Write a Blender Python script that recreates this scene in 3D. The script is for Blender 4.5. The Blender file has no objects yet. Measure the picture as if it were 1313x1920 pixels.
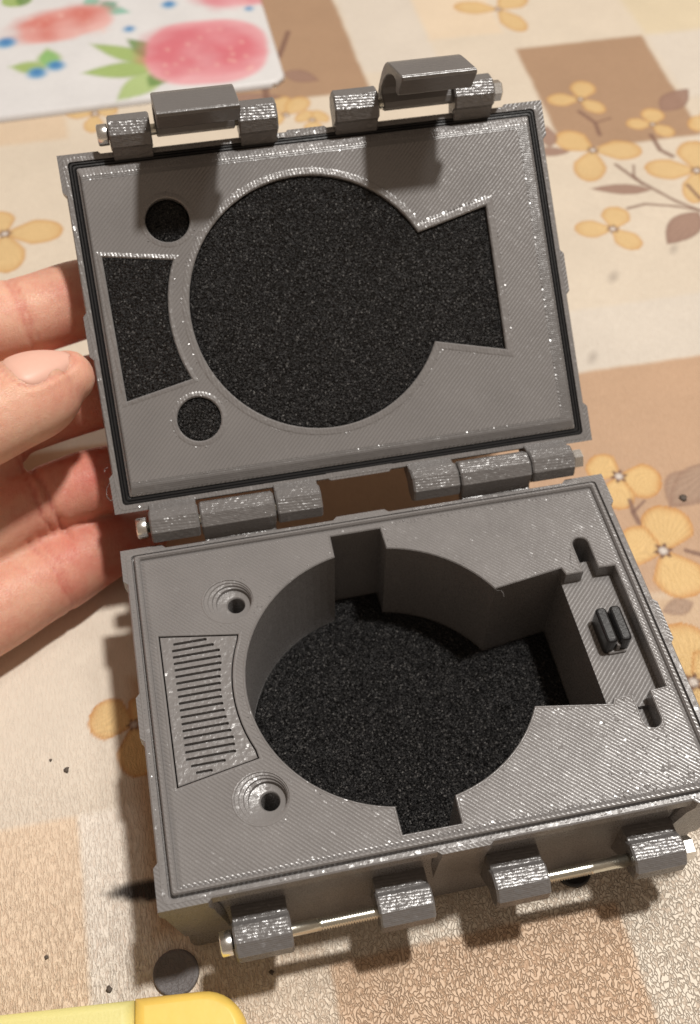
import bpy, bmesh, math, random
import numpy as np
from mathutils import Matrix, Vector
from mathutils.geometry import tessellate_polygon
from mathutils.bvhtree import BVHTree

random.seed(7)
U = 0.0008                      # one modelling unit in metres
R = math.radians
scene = bpy.context.scene
COL = scene.collection

# ------------------------------------------------------------------ camera
cam_d = bpy.data.cameras.new('camera')
cam = bpy.data.objects.new('camera', cam_d)
COL.objects.link(cam)
cam_d.sensor_fit = 'VERTICAL'
cam_d.sensor_height = 36.0
cam_d.sensor_width = 36.0
cam_d.lens = 2116.76 / 1920 * 36.0
_X = Vector((0.978999, -0.203716, 0.007837))
_Y = -Vector((-0.157585, -0.780578, -0.604868))
_Z = -Vector((0.129339, 0.59093, -0.796287))
_C = Vector((-43.182, -128.679, 237.548 + 36.0)) * U
cam.matrix_world = Matrix(((_X.x, _Y.x, _Z.x, _C.x), (_X.y, _Y.y, _Z.y, _C.y), (_X.z, _Y.z, _Z.z, _C.z), (0, 0, 0, 1)))
cam_d.clip_start = 0.01
cam_d.clip_end = 20
cam_d.dof.use_dof = True
cam_d.dof.focus_distance = 262 * U
cam_d.dof.aperture_fstop = 20.0
scene.camera = cam

# ------------------------------------------------------------------ light
world = bpy.data.worlds.new('World')
scene.world = world
world.use_nodes = True
bg = world.node_tree.nodes['Background']
bg.inputs[0].default_value = (1.0, 0.78, 0.60, 1)
bg.inputs[1].default_value = 0.26
lamp_d = bpy.data.lights.new('ceiling_lamp', 'AREA')
lamp_d.shape = 'DISK'
lamp_d.size = 140 * U
lamp_d.energy = 22.3
lamp_d.color = (1.0, 0.96, 0.91)
lamp = bpy.data.objects.new('ceiling_lamp', lamp_d)
COL.objects.link(lamp)
lamp.location = Vector((470, 150, 1830)) * U
lamp.rotation_euler = (Vector((0, 20, 0)) * U - lamp.location).to_track_quat('-Z', 'Y').to_euler()

glare_lamp_d = bpy.data.lights.new('ceiling_lamp', 'AREA')      # second, larger lamp added for broad glare on the right-hand plastic
glare_lamp_d.shape = 'DISK'
glare_lamp_d.size = 260 * U
glare_lamp_d.energy = 3.6
glare_lamp_d.color = (1.0, 0.955, 0.90)
glare_lamp = bpy.data.objects.new('ceiling_lamp', glare_lamp_d)
COL.objects.link(glare_lamp)
glare_lamp.location = Vector((760, 640, 1850)) * U
glare_lamp.rotation_euler = (Vector((0, 20, 0)) * U - glare_lamp.location).to_track_quat('-Z', 'Y').to_euler()

scene.view_settings.view_transform = 'Standard'
scene.view_settings.look = 'None'
scene.view_settings.exposure = 0.0
scene.view_settings.gamma = 1.0
scene.cycles.max_bounces = 6
scene.cycles.sample_clamp_indirect = 4.0

# ------------------------------------------------------------------ materials
class NT:
    def __init__(self, name):
        self.m = bpy.data.materials.new(name)
        self.m.use_nodes = True
        self.t = self.m.node_tree
        self.b = self.t.nodes['Principled BSDF']
    def n(self, typ, **kw):
        nd = self.t.nodes.new(typ)
        for k, v in kw.items():
            setattr(nd, k, v)
        return nd
    def put(self, sock, v):
        if isinstance(v, bpy.types.NodeSocket):
            self.t.links.new(v, sock)
        else:
            sock.default_value = v
    def math(self, op, a, b=None, c=None, clamp=False):
        nd = self.n('ShaderNodeMath', operation=op, use_clamp=clamp)
        self.put(nd.inputs[0], a)
        if b is not None: self.put(nd.inputs[1], b)
        if c is not None: self.put(nd.inputs[2], c)
        return nd.outputs[0]
    def vmath(self, op, a, b=None, scale=None):
        nd = self.n('ShaderNodeVectorMath', operation=op)
        self.put(nd.inputs[0], a)
        if b is not None: self.put(nd.inputs[1], b)
        if scale is not None: self.put(nd.inputs['Scale'], scale)
        return nd.outputs['Value'] if op in ('DOT_PRODUCT', 'LENGTH') else nd.outputs[0]
    def coords(self):
        tc = self.n('ShaderNodeTexCoord')
        return self.vmath('SCALE', tc.outputs['Object'], scale=1.0 / U)     # modelling units
    def noise(self, vec, scale, detail=2.0, rough=0.5, dist=0.0):
        nd = self.n('ShaderNodeTexNoise')
        self.put(nd.inputs['Vector'], vec)
        nd.inputs['Scale'].default_value = scale
        nd.inputs['Detail'].default_value = detail
        nd.inputs['Roughness'].default_value = rough
        nd.inputs['Distortion'].default_value = dist
        return nd
    def voro(self, vec, scale, feature='F1', rnd=1.0):
        nd = self.n('ShaderNodeTexVoronoi', feature=feature)
        self.put(nd.inputs['Vector'], vec)
        nd.inputs['Scale'].default_value = scale
        nd.inputs['Randomness'].default_value = rnd
        return nd
    def ramp(self, fac, stops):
        nd = self.n('ShaderNodeValToRGB')
        self.put(nd.inputs[0], fac)
        el = nd.color_ramp.elements
        while len(el) < len(stops): el.new(0.5)
        for e, (p, c) in zip(el, stops):
            e.position = p
            e.color = (c, c, c, 1) if isinstance(c, (int, float)) else (*c, 1)
        return nd.outputs[0]
    def mix(self, fac, a, b, blend='MIX'):
        nd = self.n('ShaderNodeMix', data_type='RGBA', blend_type=blend)
        self.put(nd.inputs[0], fac)
        self.put(nd.inputs[6], a if isinstance(a, bpy.types.NodeSocket) else (*a, 1))
        self.put(nd.inputs[7], b if isinstance(b, bpy.types.NodeSocket) else (*b, 1))
        return nd.outputs[2]
    def bump(self, h, dist, strength=1.0, normal=None):
        nd = self.n('ShaderNodeBump')
        self.put(nd.inputs['Height'], h)
        nd.inputs['Distance'].default_value = dist * U
        nd.inputs['Strength'].default_value = strength
        if normal is not None: self.put(nd.inputs['Normal'], normal)
        return nd.outputs[0]
    def scl(self, vec, s):
        return self.vmath('MULTIPLY', vec, s)

def plastic(name, base, top_dir, line=0.82, amp=0.06, blob=0.0, rough=0.40, glint=0.5, wall=0.045):
    """printed filament: diagonal infill lines on level faces, stacked layers on walls, beads where asked"""
    t = NT(name)
    p = t.coords()
    tc = t.n('ShaderNodeTexCoord')
    nrm = t.vmath('NORMALIZE', tc.outputs['Normal'])
    sx = t.n('ShaderNodeSeparateXYZ'); t.put(sx.inputs[0], nrm)
    flat = t.math('GREATER_THAN', t.math('ABSOLUTE', sx.outputs[2]), 0.75)
    wob = t.noise(p, 0.35, 2).outputs[0]
    amp_n = t.noise(p, 0.16, 2).outputs[0]
    ph = t.vmath('DOT_PRODUCT', p, (top_dir[0], top_dir[1], 0))
    ph = t.math('ADD', ph, t.math('MULTIPLY', wob, 0.30))
    s = t.math('SINE', t.math('MULTIPLY', ph, 2 * math.pi / line))
    # round beads with narrow valleys
    lines = t.math('SUBTRACT', 1.0, t.math('POWER', t.math('ABSOLUTE', t.math('SINE', t.math('MULTIPLY', ph, math.pi / line))), 0.8))
    lines = t.math('MULTIPLY', lines, t.math('ADD', 0.45, amp_n))
    sp = t.n('ShaderNodeSeparateXYZ'); t.put(sp.inputs[0], p)
    lay_n = t.noise(t.scl(p, (0.02, 0.02, 2.2)), 1.0, 3).outputs[0]
    lay = t.math('ADD', t.math('MULTIPLY', t.math('SINE', t.math('MULTIPLY', sp.outputs[2], 2 * math.pi / 0.32)), 0.35), lay_n)
    grain = t.noise(p, 2.3, 2, 0.6).outputs[0]
    h = t.n('ShaderNodeMix', data_type='FLOAT')
    t.put(h.inputs[0], flat)
    t.put(h.inputs[2], t.math('MULTIPLY', lay, wall))
    t.put(h.inputs[3], t.math('MULTIPLY', lines, -amp))
    hh = t.math('ADD', h.outputs[0], t.math('MULTIPLY', grain, 0.03))
    if blob:
        vb = t.voro(t.scl(p, (1.0, 1.0, 1.6)), 0.95, 'SMOOTH_F1')
        hh = t.math('ADD', hh, t.math('MULTIPLY', t.math('SUBTRACT', 0.8, vb.outputs['Distance']), blob))
        hh = t.math('ADD', hh, t.math('MULTIPLY', t.noise(p, 0.8, 3, 0.7).outputs[0], blob * 0.8))
    nb = t.bump(hh, 1.0)
    # tiny facets of filament that throw the lamp back
    v = t.voro(p, 1.15)
    off = t.vmath('SUBTRACT', v.outputs['Color'], (0.5, 0.5, 0.5))
    sc = t.n('ShaderNodeSeparateColor'); t.put(sc.inputs[0], v.outputs['Color'])
    sel = t.math('MULTIPLY', t.ramp(sc.outputs[2], [(0.72, 0.0), (0.92, 1.0)]), t.ramp(t.noise(p, 0.22, 3, 0.7).outputs[0], [(0.42, 0.25), (0.66, 1.0)]))
    nn = t.vmath('NORMALIZE', t.vmath('ADD', nb, t.vmath('SCALE', off, scale=t.math('MULTIPLY', sel, glint))))
    t.put(t.b.inputs['Normal'], nn)
    tone = t.noise(p, 0.07, 3).outputs[0]
    lo = tuple(c * 0.86 for c in base); hi = tuple(c * 1.12 for c in base)
    t.put(t.b.inputs['Base Color'], t.mix(tone, lo, hi))
    t.put(t.b.inputs['Roughness'], t.math('ADD', rough - 0.06, t.math('MULTIPLY', grain, 0.14)))
    t.b.inputs['IOR'].default_value = 1.60
    return t.m

GREY = (0.194, 0.184, 0.180)
M_BASE = plastic('grey_filament', GREY, (0.7071, 0.7071), amp=0.095, glint=0.22, rough=0.27)
M_LID = plastic('grey_filament_lid', GREY, (0.7071, -0.7071), line=0.86, amp=0.095, glint=0.10, rough=0.28)
M_TRAY = plastic('grey_filament_tray', GREY, (0.7071, -0.7071), line=0.9, amp=0.12, glint=0.2, rough=0.30)
M_BEAD = plastic('grey_filament_beads', GREY, (1.0, 0.15), line=0.9, amp=0.05, blob=0.10, glint=0.40, rough=0.26)
M_RIM = plastic('grey_filament_rim', GREY, (1.0, 0.0), line=0.9, amp=0.0, blob=0.045, glint=0.5, rough=0.25)
M_KNUCKLE = plastic('grey_filament_knuckle', tuple(c * 0.78 for c in GREY), (0.05, 1.0), line=0.75, amp=0.045, blob=0.15, glint=0.7, rough=0.24)
M_LATCH = plastic('grey_filament_latch', tuple(c * 0.74 for c in GREY), (0.0, 1.0), line=0.5, amp=0.03, blob=0.05, glint=0.25, rough=0.30, wall=0.03)
M_GRILLE = plastic('grey_filament_speckled', GREY, (0.1, 1.0), line=1.8, amp=0.02, blob=0.13, glint=0.5, rough=0.30)

def foam_mat():
    t = NT('black_foam')
    p = t.coords()
    v = t.voro(p, 1.7)
    n1 = t.noise(p, 2.2, 4, 0.75).outputs[0]
    h = t.math('ADD', t.math('MULTIPLY', v.outputs['Distance'], 1.1), t.math('MULTIPLY', n1, 0.9))
    nb = t.bump(h, 0.7)
    v2 = t.voro(p, 3.0)
    off = t.vmath('SUBTRACT', v2.outputs['Color'], (0.5, 0.5, 0.5))
    nn = t.vmath('NORMALIZE', t.vmath('ADD', nb, t.vmath('SCALE', off, scale=1.5)))
    t.put(t.b.inputs['Normal'], nn)
    # pale cut membranes among the black cells
    sc = t.n('ShaderNodeSeparateColor'); t.put(sc.inputs[0], v2.outputs['Color'])
    speck = t.ramp(sc.outputs[1], [(0.86, 0.0), (0.99, 1.0)])
    body = t.mix(t.ramp(n1, [(0.40, 0.0), (0.64, 1.0)]), (0.004, 0.004, 0.0045), (0.022, 0.021, 0.021))
    t.put(t.b.inputs['Base Color'], t.mix(t.math('MULTIPLY', speck, 0.55), body, (0.20, 0.19, 0.18)))
    t.b.inputs['Roughness'].default_value = 0.40
    t.b.inputs['Specular IOR Level'].default_value = 0.36
    return t.m
M_FOAM = foam_mat()

def simple(name, col, rough=0.5, metal=0.0, nscale=1.0, namp=0.02, tone=0.12, spec=0.5):
    t = NT(name)
    p = t.coords()
    n = t.noise(p, nscale, 4, 0.6).outputs[0]
    t.put(t.b.inputs['Base Color'], t.mix(n, tuple(c * (1 - tone) for c in col), tuple(min(1, c * (1 + tone)) for c in col)))
    t.put(t.b.inputs['Normal'], t.bump(n, namp))
    t.put(t.b.inputs['Roughness'], t.math('ADD', rough - 0.05, t.math('MULTIPLY', n, 0.1)))
    t.b.inputs['Metallic'].default_value = metal
    t.b.inputs['Specular IOR Level'].default_value = spec
    return t.m
M_GASKET = simple('black_gasket_rubber', (0.012, 0.012, 0.013), 0.38, 0, 0.9, 0.05)
M_RUBBER = simple('black_pad_rubber', (0.011, 0.011, 0.012), 0.34, 0, 1.5, 0.05)
M_DISC = simple('dark_grey_disc_plastic', (0.13, 0.12, 0.12), 0.42, 0, 1.1, 0.45)
M_STEEL = simple('zinc_plated_steel', (0.84, 0.84, 0.82), 0.26, 1.0, 2.0, 0.02)
M_ZINC = simple('yellow_zinc_thread', (0.76, 0.75, 0.66), 0.25, 1.0, 2.0, 0.02)
M_YELLOW = simple('yellow_plastic', (0.86, 0.60, 0.13), 0.42, 0, 0.4, 0.05, 0.04)
M_LIME = simple('pale_lime_plastic', (0.74, 0.68, 0.27), 0.5, 0, 1.6, 0.10, 0.05)
M_CRUMB = simple('dark_crumb', (0.09, 0.07, 0.055), 0.7, 0, 1.0, 0.1)

def print_mat(name, rough, relief):
    t = NT(name)
    at = t.n('ShaderNodeVertexColor', layer_name='ink')
    p = t.coords()
    col = at.outputs[0]
    sp = t.n('ShaderNodeSeparateXYZ'); t.put(sp.inputs[0], p)
    if relief:
        # embossed oilcloth: meandering pebbles in places, upright threads in others
        warp = t.vmath('SUBTRACT', t.noise(p, 0.5, 2).outputs['Color'], (0.5, 0.5, 0.5))
        q = t.vmath('ADD', t.scl(p, (1.05, 0.62, 1.0)), t.vmath('SCALE', warp, scale=0.9))
        def contour(vec, sc, lo, hi):
            w_ = t.noise(vec, sc, 0.4, 0.5, 0.3).outputs[0]
            return t.ramp(t.math('ABSOLUTE', t.math('SUBTRACT', w_, 0.5)), [(0.0, 0.0), (lo, 0.15), (hi, 1.0)])
        peb = t.math('MINIMUM', contour(q, 0.98, 0.016, 0.062), contour(t.vmath('ADD', q, (31.0, 17.0, 0.0)), 0.90, 0.014, 0.058))
        thr = t.noise(t.scl(p, (2.0, 0.40, 1.0)), 1.0, 2, 0.6, 0.5).outputs[0]
        thr = t.ramp(thr, [(0.40, 0.0), (0.52, 1.0)])
        weave = t.noise(t.scl(p, (0.25, 3.0, 1.0)), 1.0, 1).outputs[0]
        sel = t.math('ADD', t.math('MULTIPLY', sp.outputs[0], 0.018), t.math('MULTIPLY', t.noise(p, 0.05, 2).outputs[0], 0.8))
        sel = t.math('SUBTRACT', t.math('SUBTRACT', sel, t.math('MULTIPLY', sp.outputs[1], 0.035)), 1.35, None, True)
        sel = t.math('ADD', 0.30, t.math('MULTIPLY', sel, 0.70))
        hm = t.n('ShaderNodeMix', data_type='FLOAT')
        t.put(hm.inputs[0], sel); t.put(hm.inputs[2], thr); t.put(hm.inputs[3], peb)
        h = t.math('ADD', hm.outputs[0], t.math('MULTIPLY', weave, 0.25))
        far = t.math('MULTIPLY_ADD', sp.outputs[1], -0.0115, 0.42, True)
        far = t.math('MAXIMUM', far, 0.20)
        t.put(t.b.inputs['Normal'], t.bump(t.math('MULTIPLY', h, far), 0.30))
        # brown print strokes and groove shading, both put into the colour
        groove_tone = t.math('MULTIPLY', t.math('SUBTRACT', 1.0, hm.outputs[0]), t.math('MULTIPLY', far, 0.36))
        col = t.mix(groove_tone, col, t.mix(1.0, col, (0.56, 0.37, 0.26), 'MULTIPLY'))
    tone = t.noise(p, 0.03, 4, 0.6).outputs[0]
    fine = t.noise(p, 0.4, 3).outputs[0]
    f = t.math('MULTIPLY', t.math('ADD', t.math('MULTIPLY', tone, 0.20), t.math('ADD', 0.71, t.math('MULTIPLY', fine, 0.08))), 1.0)
    cm = t.n('ShaderNodeCombineXYZ')
    for i in range(3): t.put(cm.inputs[i], f)
    t.put(t.b.inputs['Base Color'], t.mix(1.0, col, cm.outputs[0], 'MULTIPLY'))
    t.b.inputs['Roughness'].default_value = rough
    t.b.inputs['Specular IOR Level'].default_value = 0.35
    return t.m
M_CLOTH = print_mat('embossed_oilcloth_print', 0.55, True)
M_SHEET = print_mat('glossy_white_print', 0.35, False)

def skin_mat():
    t = NT('skin')
    p = t.coords()
    n1 = t.noise(p, 0.10, 4, 0.6).outputs[0]
    n2 = t.noise(p, 1.2, 4, 0.65).outputs[0]
    at = t.n('ShaderNodeVertexColor', layer_name='flush_shade')
    base = t.mix(n1, (0.75, 0.46, 0.32), (0.83, 0.54, 0.39))
    fl = t.n('ShaderNodeSeparateColor'); t.put(fl.inputs[0], at.outputs[0])
    blotch = t.ramp(t.noise(p, 0.33, 3, 0.65).outputs[0], [(0.40, 0.0), (0.72, 0.20)])
    c = t.mix(t.math('ADD', fl.outputs[0], blotch, None, True), base, (0.60, 0.165, 0.12))
    t.put(t.b.inputs['Base Color'], c)
    vs = t.voro(t.scl(p, (0.6, 1.2, 1.0)), 1.9, 'DISTANCE_TO_EDGE')
    fold = t.noise(t.scl(p, (1.3, 0.25, 0.4)), 1.0, 3, 0.6).outputs[0]
    h = t.math('ADD', t.math('MULTIPLY', t.ramp(vs.outputs['Distance'], [(0, 0), (0.12, 1)]), 0.55), t.math('ADD', n2, t.math('MULTIPLY', fold, 1.6)))
    t.put(t.b.inputs['Normal'], t.bump(h, 0.085))
    t.b.inputs['Roughness'].default_value = 0.46
    t.b.inputs['Subsurface Weight'].default_value = 0.45
    t.b.inputs['Subsurface Radius'].default_value = (1.0, 0.35, 0.2)
    t.b.inputs['Subsurface Scale'].default_value = 3.2 * U
    return t.m
M_SKIN = skin_mat()
M_NAIL = simple('finger_nail', (0.76, 0.45, 0.355), 0.48, 0, 0.5, 0.02, 0.04)

# ------------------------------------------------------------------ geometry helpers
def mesh_obj(name, bm, mats, parent=None, smooth=False, label=None):
    bmesh.ops.recalc_face_normals(bm, faces=bm.faces)
    me = bpy.data.meshes.new(name)
    bm.to_mesh(me); bm.free()
    me.transform(Matrix.Scale(U, 4))
    for m in (mats if isinstance(mats, (list, tuple)) else [mats]): me.materials.append(m)
    if smooth: me.polygons.foreach_set('use_smooth', [True] * len(me.polygons))
    o = bpy.data.objects.new(name, me)
    COL.objects.link(o)
    if parent: o.parent = parent
    if label: o['label'] = label
    return o

def tag(o, label, cat, group=None):
    o['label'] = label; o['category'] = cat
    if group: o['group'] = group
    return o

def offset(pts, d):
    """move a closed CCW loop inwards by d (negative: outwards)"""
    n = len(pts); out = []
    for i in range(n):
        x0, y0 = pts[i - 1]; x1, y1 = pts[i]; x2, y2 = pts[(i + 1) % n]
        a = (-(y1 - y0), x1 - x0); b = (-(y2 - y1), x2 - x1)
        la = math.hypot(*a) or 1; lb = math.hypot(*b) or 1
        a = (a[0] / la, a[1] / la); b = (b[0] / lb, b[1] / lb)
        k = max(0.35, 1 + a[0] * b[0] + a[1] * b[1])
        out.append((x1 + (a[0] + b[0]) / k * d, y1 + (a[1] + b[1]) / k * d))
    return out

def arc(cx, cy, r, a0, a1, n):
    return [(cx + r * math.cos(R(a0 + (a1 - a0) * i / n)), cy + r * math.sin(R(a0 + (a1 - a0) * i / n))) for i in range(n + 1)]

def rrect(hx, hy, r, seg=4, cx=0.0, cy=0.0):
    r = max(r, 0.12); out = []
    for sx, sy, a in ((1, -1, -90), (1, 1, 0), (-1, 1, 90), (-1, -1, 180)):
        out += arc(cx + sx * (hx - r), cy + sy * (hy - r), r, a, a + 90, seg)
    return out

def ring(bm, pts, z): return [bm.verts.new((x, y, z)) for x, y in pts]

def skirt(bm, rings, mat=0, closed=True, smooth=False):
    for a, b in zip(rings, rings[1:]):
        n = len(a)
        for i in range(n if closed else n - 1):
            j = (i + 1) % n
            f = bm.faces.new((a[i], a[j], b[j], b[i])); f.material_index = mat; f.smooth = smooth

def cap(bm, loops, mat=0):
    """fill a region bounded by vertex loops (the first is the outside, the rest are holes)"""
    tris = tessellate_polygon([[v.co for v in lp] for lp in loops])
    flat = [v for lp in loops for v in lp]
    for t in tris:
        vs = [flat[i] for i in t]
        if len(set(vs)) == 3:
            try:
                f = bm.faces.new(vs); f.material_index = mat
            except ValueError: pass

def prism(bm, prof, x0, x1, fn, ch=0.35, mat=0, smooth=False):
    """extrude a closed CCW profile (a, b) along x with chamfered ends; fn(x, a, b) -> xyz"""
    ins = offset(prof, ch)
    rs = [[bm.verts.new(fn(x, a, b)) for a, b in pr] for x, pr in ((x0, ins), (x0 + ch, prof), (x1 - ch, prof), (x1, ins))]
    skirt(bm, rs, mat, True, smooth)
    cap(bm, [rs[0]], mat); cap(bm, [rs[-1]], mat)

def octagon(r, cx=0.0, cy=0.0, k=0.44):
    c = r * k
    return [(cx + a, cy + b) for a, b in ((r, -c), (r, c), (c, r), (-c, r), (-r, c), (-r, -c), (-c, -r), (c, -r))]

def lathe_x(bm, prof, fn, seg=20, mat=0, smooth=True):
    """revolve (x, r) profile about the local x axis; fn(x, a, b) -> xyz"""
    rs = []
    for x, r in prof:
        rs.append([bm.verts.new(fn(x, r * math.cos(2 * math.pi * i / seg), r * math.sin(2 * math.pi * i / seg))) for i in range(seg)])
    skirt(bm, rs, mat, True, smooth)
    cap(bm, [rs[0]], mat); cap(bm, [rs[-1]], mat)

def beads(bm, pts, step, r, z, mat=0, keep=1.0, tilt=(0.05, 0.0)):
    """row of tiny filament beads where the infill lines turn round"""
    P = list(pts)
    for (x0, y0), (x1, y1) in zip(P, P[1:]):
        L = math.hypot(x1 - x0, y1 - y0); n = int(L / step)
        if n < 1:
            if random.random() > L / step: continue
            n = 1
        for i in range(n):
            if random.random() > keep: continue
            f = (i + 0.5) / n
            cx_, cy_ = x0 + (x1 - x0) * f + random.gauss(0, .05), y0 + (y1 - y0) * f + random.gauss(0, .05)
            rr = r * random.uniform(0.75, 1.2); an_ = random.uniform(0, 3.1)
            tx, ty = random.gauss(tilt[0], .12), random.gauss(tilt[1], .12)
            a = []; b = []
            for k in range(6):
                t = k * math.pi / 3
                dx = rr * 1.3 * math.cos(an_) * math.cos(t) - rr * 0.95 * math.sin(an_) * math.sin(t); dy = rr * 1.3 * math.sin(an_) * math.cos(t) + rr * 0.95 * math.cos(an_) * math.sin(t)
                a.append(bm.verts.new((cx_ + dx, cy_ + dy, z - 0.12)))
                b.append(bm.verts.new((cx_ + dx * 0.8, cy_ + dy * 0.8, z + rr * 0.30 - tx * dx * 0.8 - ty * dy * 0.8)))
            skirt(bm, [a, b], mat)
            f_ = bm.faces.new(b); f_.material_index = mat
M_GLOSS = simple('grey_filament_smooth', GREY, 0.22, 0, 0.6, 0.03, 0.08)

# ================================================================== the case
case = bpy.data.objects.new('storage_case', None)
COL.objects.link(case)
tag(case, 'open grey 3D-printed hinged case with black foam inside, lid held up', 'storage case')

def post_corner(bm, sx, sy, zt, zs, cy=0.0, sgn=1, Y=46.9, mat=0):
    """corner post of the rim that tapers down into the wall"""
    rs = []
    for z, e, i in ((zt, 0.0, 63.0), (zt + zs * 3.0, 0.0, 63.0), (zt + zs * 6.5, -0.8, 61.0), (zt + zs * 26, -3.2, 61.0)):
        X = 65.1 + e; YY = Y + e * 0.75; iy = i - 65.1 + Y + 0.25
        L = [(X, YY - 9.5), (X, YY), (X - 10.5, YY), (X - 11.6, YY - 1.1), (X - 11.6, iy), (i, iy), (i, YY - 10.6), (X - 1.1, YY - 10.6)]
        L = [(sx * x, cy + sy * y) for x, y in L]
        rs.append(ring(bm, L, z))
    skirt(bm, rs, mat); cap(bm, [rs[0]], mat); cap(bm, [rs[-1]], mat)

def post_side(bm, a0, a1, ax, s, zt, zs, half, cy=0.0, mat=0):
    """mid-side post: ax 'x' stands on the +-x walls, 'y' on the +-y walls"""
    rs = []
    for z, e, i in ((zt, 0.0, 2.0), (zt + zs * 3.0, 0.0, 2.0), (zt + zs * 6.5, -0.8, 4.0), (zt + zs * 26, -3.0, 4.0)):
        o = half + e; n = half - i
        L = [(n, a0), (o - 1.0, a0), (o, a0 + 1.1), (o, a1 - 1.1), (o - 1.0, a1), (n, a1)]
        if ax == 'x': L = [(s * u, cy + v) for u, v in L]
        else: L = [(v, cy + s * u) for u, v in L]
        rs.append(ring(bm, L, z))
    skirt(bm, rs, mat); cap(bm, [rs[0]], mat); cap(bm, [rs[-1]], mat)

# ---- base -----------------------------------------------------------------
base_o = None
bm = bmesh.new()
prof = [(60.8, 43.5, -36, 1.5), (61.6, 44.3, -35.2, 1.8), (61.6, 44.3, -6.2, 1.8), (64.1, 46.0, -3.3, 1.6), (64.2, 46.05, -3.0, 1.6), (64.2, 46.05, -0.35, 1.6), (63.85, 45.7, 0.0, 1.4),
        (62.55, 44.85, 0.0, 0.9), (62.45, 44.75, -1.0, 0.8), (61.95, 44.3, -1.0, 0.7), (61.8, 44.15, 0.45, 0.7), (61.5, 43.9, 0.8, 0.6), (60.9, 43.4, 0.8, 0.5), (60.55, 43.1, 0.4, 0.4), (60.35, 42.95, -0.3, 0.4), (59.6, 42.4, -0.05, 0.3), (59.3, 42.15, 0.0, 0.3)]
rs = [ring(bm, rrect(hx, hy, r, 3), z) for hx, hy, z, r in prof]
skirt(bm, rs[:6], 0); skirt(bm, rs[5:8], 1); skirt(bm, rs[7:13], 0); skirt(bm, rs[12:], 0)
cap(bm, [rs[0]], 0)
cx, RR = -4.4, 34.9
T_pocket = []
aw = math.degrees(math.atan2(16.7, 30.6)); an = math.degrees(math.acos(6.6 / RR)); an2 = math.degrees(math.acos(-7.0 / RR))
tray = [(44.35, -19.8), (45.1, -18.4), (49.8, -18.3)] + [(51.95 + 2.15 * math.cos(R(a)), -25.4 + 2.15 * math.sin(R(a))) for a in range(180, 361, 22)] + \
       [(54.1, -18.2), (58.3, -17.9), (58.3, 17.5), (54.0, 17.7)] + [(51.9 + 2.1 * math.cos(R(a)), 25.6 + 2.1 * math.sin(R(a))) for a in range(0, 181, 22)] + [(49.8, 17.2), (45.2, 17.2), (44.6, 19.4)]
up = arc(cx, 0, RR, aw, an, 14) + [(2.0, 40.9), (-11.3, 40.8)] + arc(cx, 0, RR, an2, 180, 22)[0:]
dn = arc(cx, 0, RR, 180, 360 - an2, 22)[1:] + [(-11.3, -40.8), (2.0, -40.9)] + arc(cx, 0, RR, 360 - an, 360 - aw, 14)
T_loop = up + dn + tray
def hole_rings(bm, loop, z, lift=0.10, w=0.6, drop=-0.16, depth=-31.5, mat=1, wall=0):
    a = ring(bm, offset(loop, -w), z); b = ring(bm, offset(loop, -w + 0.22), z + lift); c = ring(bm, offset(loop, -0.22), z + lift); d = ring(bm, loop, z + drop)
    skirt(bm, [a, b, c, d], mat)
    e = ring(bm, loop, depth)
    skirt(bm, [d, e], wall)
    return a, e
h1, e1 = hole_rings(bm, T_loop, 0.0)
cap(bm, [e1], 0)
# grille seat
gr = [(-58.1, -20.4), (-39.0, -16.9)] + arc(cx, 0, 37.9, 206.5, 153.5, 14)[1:-1] + [(-38.9, 16.4), (-58.1, 19.6)]
h2, e2 = hole_rings(bm, gr, 0.0, 0.08, 0.7, -0.05, -3.2)
cap(bm, [e2], 0)
# dished screw holes
holes = []
for sy in (1, -1):
    cyy = 26.4 * sy
    steps = [(6.7, -40.0, 0.0), (6.55, -40.0, 0.09), (6.2, -39.95, 0.06), (6.1, -39.9, -0.2), (5.55, -39.6, -0.28), (5.45, -39.55, -0.6), (4.95, -39.2, -0.7), (4.8, -39.15, -1.25), (4.35, -38.8, -1.35), (4.25, -38.7, -2.3), (2.45, -38.3, -2.6), (2.15, -38.2, -3.0), (2.1, -38.1, -13)]
    rr = [ring(bm, arc(c, cyy, r, 0, 360 * 31 / 32, 31), z) for r, c, z in steps]
    skirt(bm, rr, 1); cap(bm, [rr[-1]], 0)
    holes.append(rr[0])
cap(bm, [rs[-1], h1, h2] + holes, 0)
# floors of the tray and its two slots, wedge wall below the tray
def floor_poly(pts, z, mat): cap(bm, [ring(bm, pts, z)], mat)
floor_poly([(44.35, -19.8), (49.8, -19.6), (49.8, -19.9), (54.1, -19.9), (54.1, -18.2), (58.3, -17.9), (58.3, 17.5), (54.0, 17.7), (54.0, 22.6), (49.8, 22.6), (49.8, 17.2), (45.2, 17.2), (44.6, 19.4)], -4.2, 2)
floor_poly([(49.8, -28), (54.1, -28), (54.1, -19.9), (49.8, -19.9)], -5.6, 2)
floor_poly([(49.7, 22.6), (54.1, 22.6), (54.1, 28), (49.7, 28)], -15, 0)
def quad(*p, mat=0):
    f = bm.faces.new([bm.verts.new(q) for q in p]); f.material_index = mat
quad((44.35, -19.8, -4.2), (44.6, 19.4, -4.2), (44.6, 19.4, -31.5), (44.35, -19.8, -31.5))
quad((49.7, 22.6, -4.2), (54.1, 22.6, -4.2), (54.1, 22.6, -15), (49.7, 22.6, -15))
quad((49.7, -19.9, -4.2), (54.1, -19.9, -4.2), (54.1, -19.9, -5.6), (49.7, -19.9, -5.6))
for sx in (1, -1):
    for sy in (1, -1): post_corner(bm, sx, sy, -0.06, -1)
post_side(bm, -7.6, 5.0, 'x', -1, -0.06, -1, 65.0)
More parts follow.
